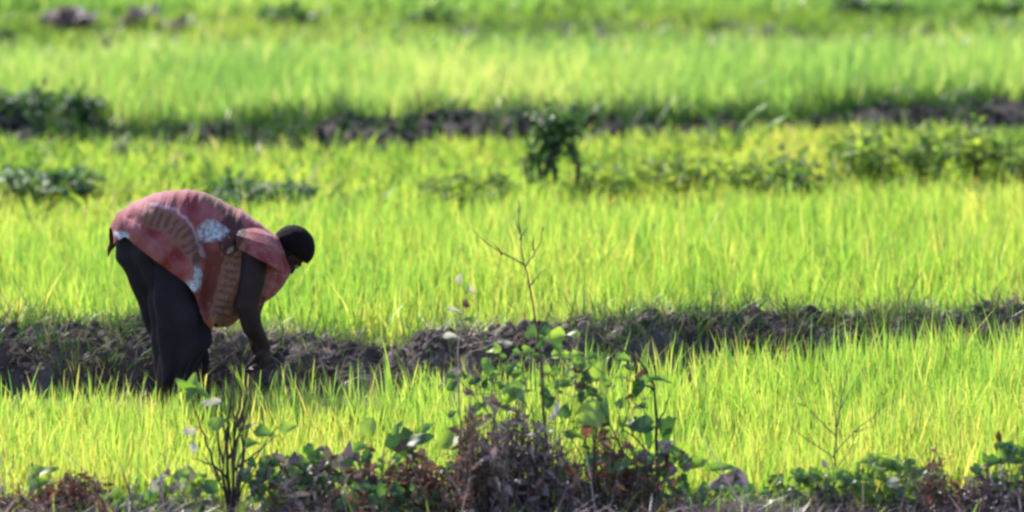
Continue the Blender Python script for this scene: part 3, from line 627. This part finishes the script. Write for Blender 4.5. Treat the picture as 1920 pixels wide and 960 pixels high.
bm = bmesh.new()
def ball(p, r, s=(1, 1, 1), R=None):
    m = Matrix.Translation(p) @ (R.to_4x4() if R else Matrix.Identity(4)) @ Matrix.Diagonal((s[0] * r, s[1] * r, s[2] * r, 1))
    bmesh.ops.create_icosphere(bm, subdivisions=3, radius=1, matrix=m)
def limb(pts, rs, n=7, s=(1, 1, 1)):
    for (p0, p1, r0, r1) in zip(pts, pts[1:], rs, rs[1:]):
        m = max(n, int((p1 - p0).length / (min(r0, r1) * 0.35)))
        for i in range(m + 1): ball(p0.lerp(p1, i / m), r0 + (r1 - r0) * i / m, s)
U = lambda v: Vector(v)
# trunk
limb([Q(210, 240), Q(330, 225), Q(450, 240), Q(560, 280), Q(650, 300)], [.08, .095, .10, .11, .10], s=(1, 1.15, .85))
limb([Q(640, 290), Q(720, 310), Q(775, 325, .02)], [.075, .055, .052])
# head: crown up and right, face down and right, turned away
HC = Q(788, 311, 0.03)
cr = Vector((0.88, 0.10, 0.45)).normalized(); fc = Vector((0.0, 0.32, -0.95)); fc = (fc - cr * fc.dot(cr)).normalized(); sd_ = cr.cross(fc)   # sd_: person's left
R = Matrix((sd_, fc, cr)).transposed()
def hp(x, y, z): return HC + R @ Vector((x, y, z))
ball(hp(0, -0.012, 0.03), 0.082, (0.90, 1.08, 1.0), R)          # skull
ball(hp(0, 0.018, -0.03), 0.062, (0.90, 1.02, 1.25), R)         # face
ball(hp(0, 0.045, -0.092), 0.026, (1.1, 1, .9), R)              # chin
limb([hp(0, 0.078, 0.0), hp(0, 0.098, -0.03)], [.008, .013])    # nose
ball(hp(0.012, 0.092, -0.034), .009); ball(hp(-0.012, 0.092, -0.034), .009)
ball(hp(0, 0.078, -0.058), .017, (1.3, .8, .45), R); ball(hp(0, 0.075, -0.070), .016, (1.2, .8, .45), R)   # lips
ball(hp(0, 0.068, 0.018), .045, (1.1, .35, .25), R)             # brow
for s_ in (-1, 1):
    ball(hp(s_ * 0.074, -0.008, -0.005), .03, (.28, .6, 1), R)  # ear
    ball(hp(s_ * 0.045, 0.058, -0.03), .022, (1, .8, .9), R)    # cheek
    limb([hp(s_ * .05, -.02, -.05), hp(s_ * .02, .045, -.09)], [.022, .02])   # jaw
# arms
limb([Q(655, 290, -.15), Q(640, 420, -.19), Q(618, 530, -.21), Q(640, 620, -.19), Q(688, 695, -.16)], [.064, .060, .054, .047, .030])
limb([Q(690, 300, .17), Q(680, 430, .2), Q(640, 545, .18), Q(640, 620, .12), Q(655, 700, .04)], [.055, .05, .043, .038, .027])
def hand(wr, D, C, S, sgn):
    D, C, S = D.normalized(), C.normalized(), S.normalized()
    palm = wr + D * .048
    for k in (-1.5, -.5, .5, 1.5):
        limb([wr + S * k * .009, palm + S * k * .0185 + D * .012], [.017, .014])
    for k, L in zip((-1.5, -.5, .5, 1.5), (.9, 1.05, 1.0, .8)):
        a0 = palm + S * k * .0195 + D * .016
        a1 = a0 + (D * .85 + C * .5) * .036 * L; a2 = a1 + (D * .35 + C * .95) * .026 * L; a3 = a2 + (-D * .35 + C * .9) * .021 * L
        limb([a0, a1, a2, a3], [.0095, .0088, .008, .0068])
    t0 = wr + D * .02 - S * .024; t1 = t0 + (D * .7 + C * .75 - S * .5) * .032; t2 = t1 + (D * .75 + C * .6 + S * .2) * .03; t3 = t2 + (D * .5 + C * .6 + S * .5) * .02
    limb([t0, t1, t2, t3], [.014, .0115, .0098, .0075])
hand(Q(690, 700, -.16), Vector((.10, 0, -1)), Vector((-.8, .35, 0)), Vector((.42, .9, 0)), 1)
hand(Q(655, 705, .04), Vector((.05, 0, -1)), Vector((-.8, -.35, 0)), Vector((-.4, .9, 0)), -1)
# legs and feet
limb([Q(270, 300, -.05), Q(330, 560, -.10), Q(290, 800, -.10), Q(275, 960, -.10)], [.075, .06, .048, .034])
limb([Q(230, 300, .06), Q(330, 560, .12), Q(400, 800, .10), Q(415, 960, .10)], [.075, .06, .048, .034])
for cx, wd in ((275, -.10), (415, .10)):
    h = Q(cx, 975, wd); h.z = 0.03
    limb([h + Vector((-.03, -.01, 0)), h + Vector((.08, .02, -.002)), h + Vector((.15, .045, -.008))], [.036, .036, .026])
    for k in range(5): limb([h + Vector((.15, .02 + .014 * k, -.012)), h + Vector((.19 - .008 * k, .025 + .015 * k, -.016))], [.012, .009])
me = bpy.data.meshes.new("body"); bm.to_mesh(me); bm.free()
tmp = bpy.data.objects.new("tmp", me); sc.collection.objects.link(tmp)
md = tmp.modifiers.new("r", 'REMESH'); md.mode = 'VOXEL'; md.voxel_size = 0.0042; md.use_smooth_shade = True
ms = tmp.modifiers.new("s", 'SMOOTH'); ms.factor = 0.5; ms.iterations = 4
dg = bpy.context.evaluated_depsgraph_get(); me2 = bpy.data.meshes.new_from_object(tmp.evaluated_get(dg))
bpy.data.objects.remove(tmp); me2.materials.clear(); me2.materials.append(SKIN)
def child(name, me_, par):
    o = bpy.data.objects.new(name, me_); sc.collection.objects.link(o); o.parent = par
    me_.transform(Matrix.Translation(-par.location)); return o
child("body", me2, person)
for s_ in (-1, 1):
    bm = bmesh.new(); bmesh.ops.create_uvsphere(bm, u_segments=12, v_segments=8, radius=.0125, matrix=Matrix.Translation(hp(s_ * .031, .068, .002)))
    m_ = bpy.data.meshes.new("eye"); bm.to_mesh(m_); bm.free(); m_.materials.append(EYE); child("eye", m_, person)
# hair: close cropped cap covering crown and back
bm = bmesh.new(); bmesh.ops.create_icosphere(bm, subdivisions=5, radius=1)
kill = []
for v in bm.verts:
    x, y, z = v.co; hairline = 0.12 + 0.35 * (y > 0.1) * y - 0.55 * (y < 0) * (-y) - 0.1
    n_ = float(fbm(np.array([x * 14 + 30]), np.array([y * 14 + z * 11 + 30]), 3, 2)[0])
    if z < hairline - 0.12 or (y > 0.86 and z < .5): kill.append(v)
    r = 1.09 + 0.05 * n_ - 0.12 * max(0, (hairline - z + .05))
    v.co = hp(x * .075 * r, -0.012 + y * .0895 * r, 0.030 + z * .084 * r)
bmesh.ops.delete(bm, geom=kill, context='VERTS')
bmesh.ops.solidify(bm, geom=bm.faces[:], thickness=.006)
m_ = bpy.data.meshes.new("hair"); bm.to_mesh(m_); bm.free(); m_.materials.append(HAIR)
for p_ in m_.polygons: p_.use_smooth = True
child("hair", m_, person)

def grid_faces(nr, nc, closed, off=0):
    F = []
    for i in range(nr - 1):
        for j in range(nc if closed else nc - 1):
            j2 = (j + 1) % nc; F.append((off + i * nc + j, off + i * nc + j2, off + (i + 1) * nc + j2, off + (i + 1) * nc + j))
    return F
def solidify(o, t):
    m_ = o.modifiers.new("thickness", 'SOLIDIFY'); m_.thickness = t; m_.offset = 0
# trousers
def trouser(rows, wd0, dz, seed):
    ys = [r[0] for r in rows]; V = []; nr, nc = 90, 96
    for i in range(nr):
        y = ys[0] + (ys[-1] - ys[0]) * i / (nr - 1); t = i / (nr - 1)
        l = np.interp(y, ys, [r[1] for r in rows]); r_ = np.interp(y, ys, [r[2] for r in rows]); d = np.interp(y, ys, [r[3] for r in rows])
        for j in range(nc):
            a_ = 2 * math.pi * j / nc; c_, s_ = math.cos(a_), math.sin(a_)
            f = 1 + (0.04 + .09 * t) * math.sin(6 * a_ + seed + 1.6 * math.sin(t * 3)) + .03 * t * math.sin(9 * a_ + 2 * seed + t * 4) + .03 * math.sin(t * 22 + 3 * c_ + seed) * (t > .3)
            f += 0.05 * (float(vnoise(np.array([t * 9 + seed]), np.array([c_ * 2 + s_ * 3 + 20]), 4)[0]) - .5)
            p = Q((l + r_) / 2, y, wd0)
            V.append(p + Vector((c_ * (r_ - l) / 2 * UNIT * f, s_ * d * f, 0)))
    return V, grid_faces(nr, nc, True)
V1, F1 = trouser([(260, 225, 330, .03), (320, 212, 370, .05), (380, 212, 402, .065), (440, 218, 425, .08), (520, 225, 450, .095), (600, 232, 468, .105), (680, 240, 462, .11), (760, 248, 412, .10), (835, 256, 372, .085)], -.085, 0, 1.0)
V2, F2 = trouser([(230, 150, 300, .05), (270, 100, 330, .08), (330, 96, 380, .11), (450, 148, 420, .12), (560, 186, 440, .11), (650, 216, 455, .10), (740, 300, 458, .09), (805, 360, 450, .08)], .10, 0, 3.0)
V3, F3 = trouser([(130, 170, 330, .08), (170, 125, 360, .135), (220, 96, 385, .135), (280, 88, 400, .14), (340, 98, 412, .135), (430, 150, 425, .12), (500, 200, 430, .10)], .01, 0, 5.0)
n1 = len(V1); n3 = n1 + len(V2)
V = np.array([tuple(v - person.location) for v in V1 + V2 + V3]); F = F1 + [tuple(k + n1 for k in f) for f in F2] + [tuple(k + n3 for k in f) for f in F3]
o = mesh_np("trousers", V, [np.array(F)], TROU, None, True, person); solidify(o, .006)

# blouse
ut = [62, 75, 100, 150, 220, 300, 370, 440, 500, 560, 620, 680, 730, 760, 780]
tp = [215, 180, 152, 118, 88, 66, 58, 68, 92, 124, 160, 200, 242, 290, 350]
ub = [40, 62, 85, 130, 200, 300, 380, 430, 458, 485, 520, 570, 620, 680, 730, 760, 790]
bt = [330, 300, 262, 240, 292, 362, 420, 500, 580, 610, 612, 596, 560, 520, 480, 450, 400]
ud = [62, 75, 100, 150, 220, 400, 560, 640, 700, 750, 780]
dd = [.05, .085, .125, .165, .19, .20, .185, .175, .15, .10, .06]
NR, NC = 300, 240
u_ = np.linspace(62, 780, NR)[:, None] * np.ones((1, NC)); ph = np.linspace(-1, 1, NC)[None, :] * np.ones((NR, 1))   # -1 near hem .. 0 spine .. +1 far hem
openf = np.clip((u_ - 430) / 60, 0, 1)                       # 0: inverted U over the hips, 1: closed tube
amax = np.radians(96 + (180 - 96) * openf)
an = ph * amax
d = np.interp(u_, ud, dd)
wd = d * np.sign(np.sin(an)) * np.abs(np.sin(an)) ** 0.85
top = np.interp(u_, ut, tp)
sh = wd * YAW[0] / UNIT
bot = np.interp(u_ + sh, ub, bt) + np.where(ph > 0, 25, 0) * (1 - openf)
cen = bot - (1 - openf) * 8 - openf * (bot - top) * 0.5
cosn = np.cos(an); ca = np.sign(cosn) * np.abs(cosn) ** 0.9
vv = np.where(cosn >= 0, cen - (cen - top) * ca, cen - (bot - cen) * ca * np.where(openf > 0.02, 1, 1))
# folds
uc = u_ + sh
def n2(x, y, s, o=3): return fbm(x + 100, y + 100, o, s) - 0.5
fold = 0.024 * n2(uc / 60, vv / 140, 3) + 0.022 * n2(uc / 28 + vv / 90, vv / 160, 8)
ridge = np.exp(-((uc - (392 + 0.10 * (vv - 300))) / 26) ** 2) - 1.1 * np.exp(-((uc - (440 + 0.08 * (vv - 300))) / 24) ** 2)
fold += 0.034 * ridge * np.clip((vv - 150) / 120, 0, 1) * (ph < 0)
fold += 0.016 * np.sin((uc * 0.8 + vv * 0.5) / 26 + 4 * n2(uc / 80, vv / 80, 13)) * np.clip((vv - 100) / 200, 0, 1)
fold += 0.010 * np.sin((uc - vv * 1.2) / 19 + 3 * n2(uc / 70, vv / 70, 14)) * np.clip((vv - 60) / 100, 0, 1) * np.clip((420 - uc) / 200, 0, 1)
wd2 = wd + np.sign(wd) * fold * np.clip(np.abs(np.sin(an)) * 1.5, 0, 1)
vz = fold * np.clip(cosn, -1, 1) * 0.5
V = []
px_, py_ = 180 + 0.4583 * u_, 330 + 0.4583 * vv
dx, dv = (px_ - 960) / FPX, (480 - py_) / FPX; dy = cp + dv * sp; dz = -sp + dv * cp; t = CAM_D / dy
X = dx * t + wd2 * YAW[0]; Yw = wd2 * YAW[1]; Z = CAM_H + dz * t + vz
VS = np.stack([X, Yw, Z], -1).reshape(-1, 3)
# print and painted front panel shade: colours in the blouse's own close-up coordinates
def cloth_col(x, y, s=0):
    x = x + 14 * n2(x / 22, y / 22, 50 + s); y = y + 14 * n2(x / 20, y / 24, 60 + s)
    base = np.stack([0.30 + 0 * x, 0.042 + 0 * x, 0.062 + 0 * x], -1)
    k = np.clip(n2(x / 50, y / 50, 70) * 2.5 + .5, 0, 1)[..., None]
    base = base * (1 - k) + np.array([0.44, 0.14, 0.17]) * k
    k2 = (np.clip((x - 445) / 20, 0, 1) * np.clip((y - 250) / 40, 0, 1) * np.clip((640 - x) / 20, 0, 1))[..., None]; base = base * (1 - k2) + np.array([0.22, 0.045, 0.045]) * k2  # front panel: darker maroon print with its shade painted into the colour
    def mix(m, c): 
        nonlocal base
        m = np.clip(m, 0, 1)[..., None]; base = base * (1 - m) + np.array(c) * m
    def line(pts, wd_):
        best = np.full(x.shape, 1e9); arc = np.zeros(x.shape); acc = 0
        for (x0, y0), (x1, y1) in zip(pts, pts[1:]):
            L = math.hypot(x1 - x0, y1 - y0); tt = np.clip(((x - x0) * (x1 - x0) + (y - y0) * (y1 - y0)) / L / L, 0, 1)
            dd_ = np.hypot(x - x0 - tt * (x1 - x0), y - y0 - tt * (y1 - y0)); k_ = dd_ < best
            best = np.where(k_, dd_, best); arc = np.where(k_, acc + tt * L, arc); acc += L
        return best, arc
    for pts, ww in (([(235, 150), (300, 175), (370, 225), (415, 300)], 46), ([(575, 300), (560, 380), (535, 470), (515, 560)], 44), ([(430, 60), (500, 100), (560, 150), (600, 230)], 26)):
        b_, ar = line(pts, ww); mix((ww - b_) / 10, (0.31, 0.14, 0.12)); mix(((ww - 10) - b_) / 8 * (np.sin(ar / 30 * 2 * np.pi) > 0.25), (0.19, 0.075, 0.07))
    b_, ar = line([(230, 108), (330, 120), (400, 185), (445, 260), (450, 300)], 1); mix((9 - b_) / 6, (0.62, 0.36, 0.44))
    el = lambda cx, cy, rx, ry: 1 - ((x - cx) / rx) ** 2 - ((y - cy) / ry) ** 2
    nz = n2(x / 15, y / 12, 90)
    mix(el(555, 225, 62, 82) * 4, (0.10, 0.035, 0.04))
    for (cx, cy, rx, ry) in ((484, 208, 66, 48), (425, 385, 24, 60), (555, 280, 14, 16), (110, 230, 38, 18), (400, 420, 30, 25)):
        m = np.clip(el(cx, cy, rx, ry) * 1.6 + n2(x / 16, y / 16, 91) * 1.2, 0, 1); mix(m, (0.40, 0.36, 0.50)); mix(m * np.clip(nz * 5 + .6, 0, 1), (0.85, 0.88, 1.0)); mix(m * np.clip(nz * 8 - .9, 0, 1), (0.22, 0.22, 0.42))
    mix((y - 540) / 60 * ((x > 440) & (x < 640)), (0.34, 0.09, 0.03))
    mix((n2(x / 7, y / 7, 95, 1) > 0.40) * 0.8 * (x > 560), (0.55, 0.35, 0.38))
    mix((n2(x / 9, y / 9, 96, 1) > 0.42) * 0.6, (0.5, 0.25, 0.28))
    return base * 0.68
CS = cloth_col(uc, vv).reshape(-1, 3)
FS = [tuple(f) for f in grid_faces(NR, NC, False)]
# sleeves
def sleeve(rings, off, sd2):
    V = []; C_ = []; nr, nc = 60, 90; ts = np.linspace(0, 1, len(rings))
    for i in range(nr):
        t_ = i / (nr - 1); cx, cy, wd_, rx, ry, tilt = [float(np.interp(t_, ts, [r[k] for r in rings])) for k in range(6)]
        for j in range(nc):
            a_ = 2 * math.pi * j / nc; c_, s_ = math.cos(a_), math.sin(a_)
            f = 1 + .05 * t_ * math.sin(4 * a_ + sd2) + .03 * t_ * math.sin(9 * a_ + sd2 * 2)
            X_, Y_ = cx + c_ * rx * f, cy + tilt * c_ * f
            V.append(tuple(Q(X_, Y_, wd_ + s_ * ry * f))); C_.append((X_, Y_))
    return V, C_, grid_faces(nr, nc, True, off)
n0 = len(VS)
Va, Ca, Fa = sleeve([(640, 205, -.06, 30, .03, 6), (648, 230, -.12, 74, .07, 18), (658, 270, -.165, 86, .088, 30), (668, 315, -.185, 90, .092, 42), (674, 345, -.19, 90, .09, 48)], n0, 1)
Vb, Cb, Fb = sleeve([(690, 250, .08, 40, .04, 6), (712, 320, .13, 60, .07, 0), (720, 390, .15, 54, .07, -12), (722, 445, .15, 46, .07, -26)], n0 + len(Va), 4)
Call = np.array(Ca + Cb); CC = cloth_col(Call[:, 0], Call[:, 1], 3)
V = np.concatenate([VS, np.array(Va), np.array(Vb)]) - np.array(person.location)
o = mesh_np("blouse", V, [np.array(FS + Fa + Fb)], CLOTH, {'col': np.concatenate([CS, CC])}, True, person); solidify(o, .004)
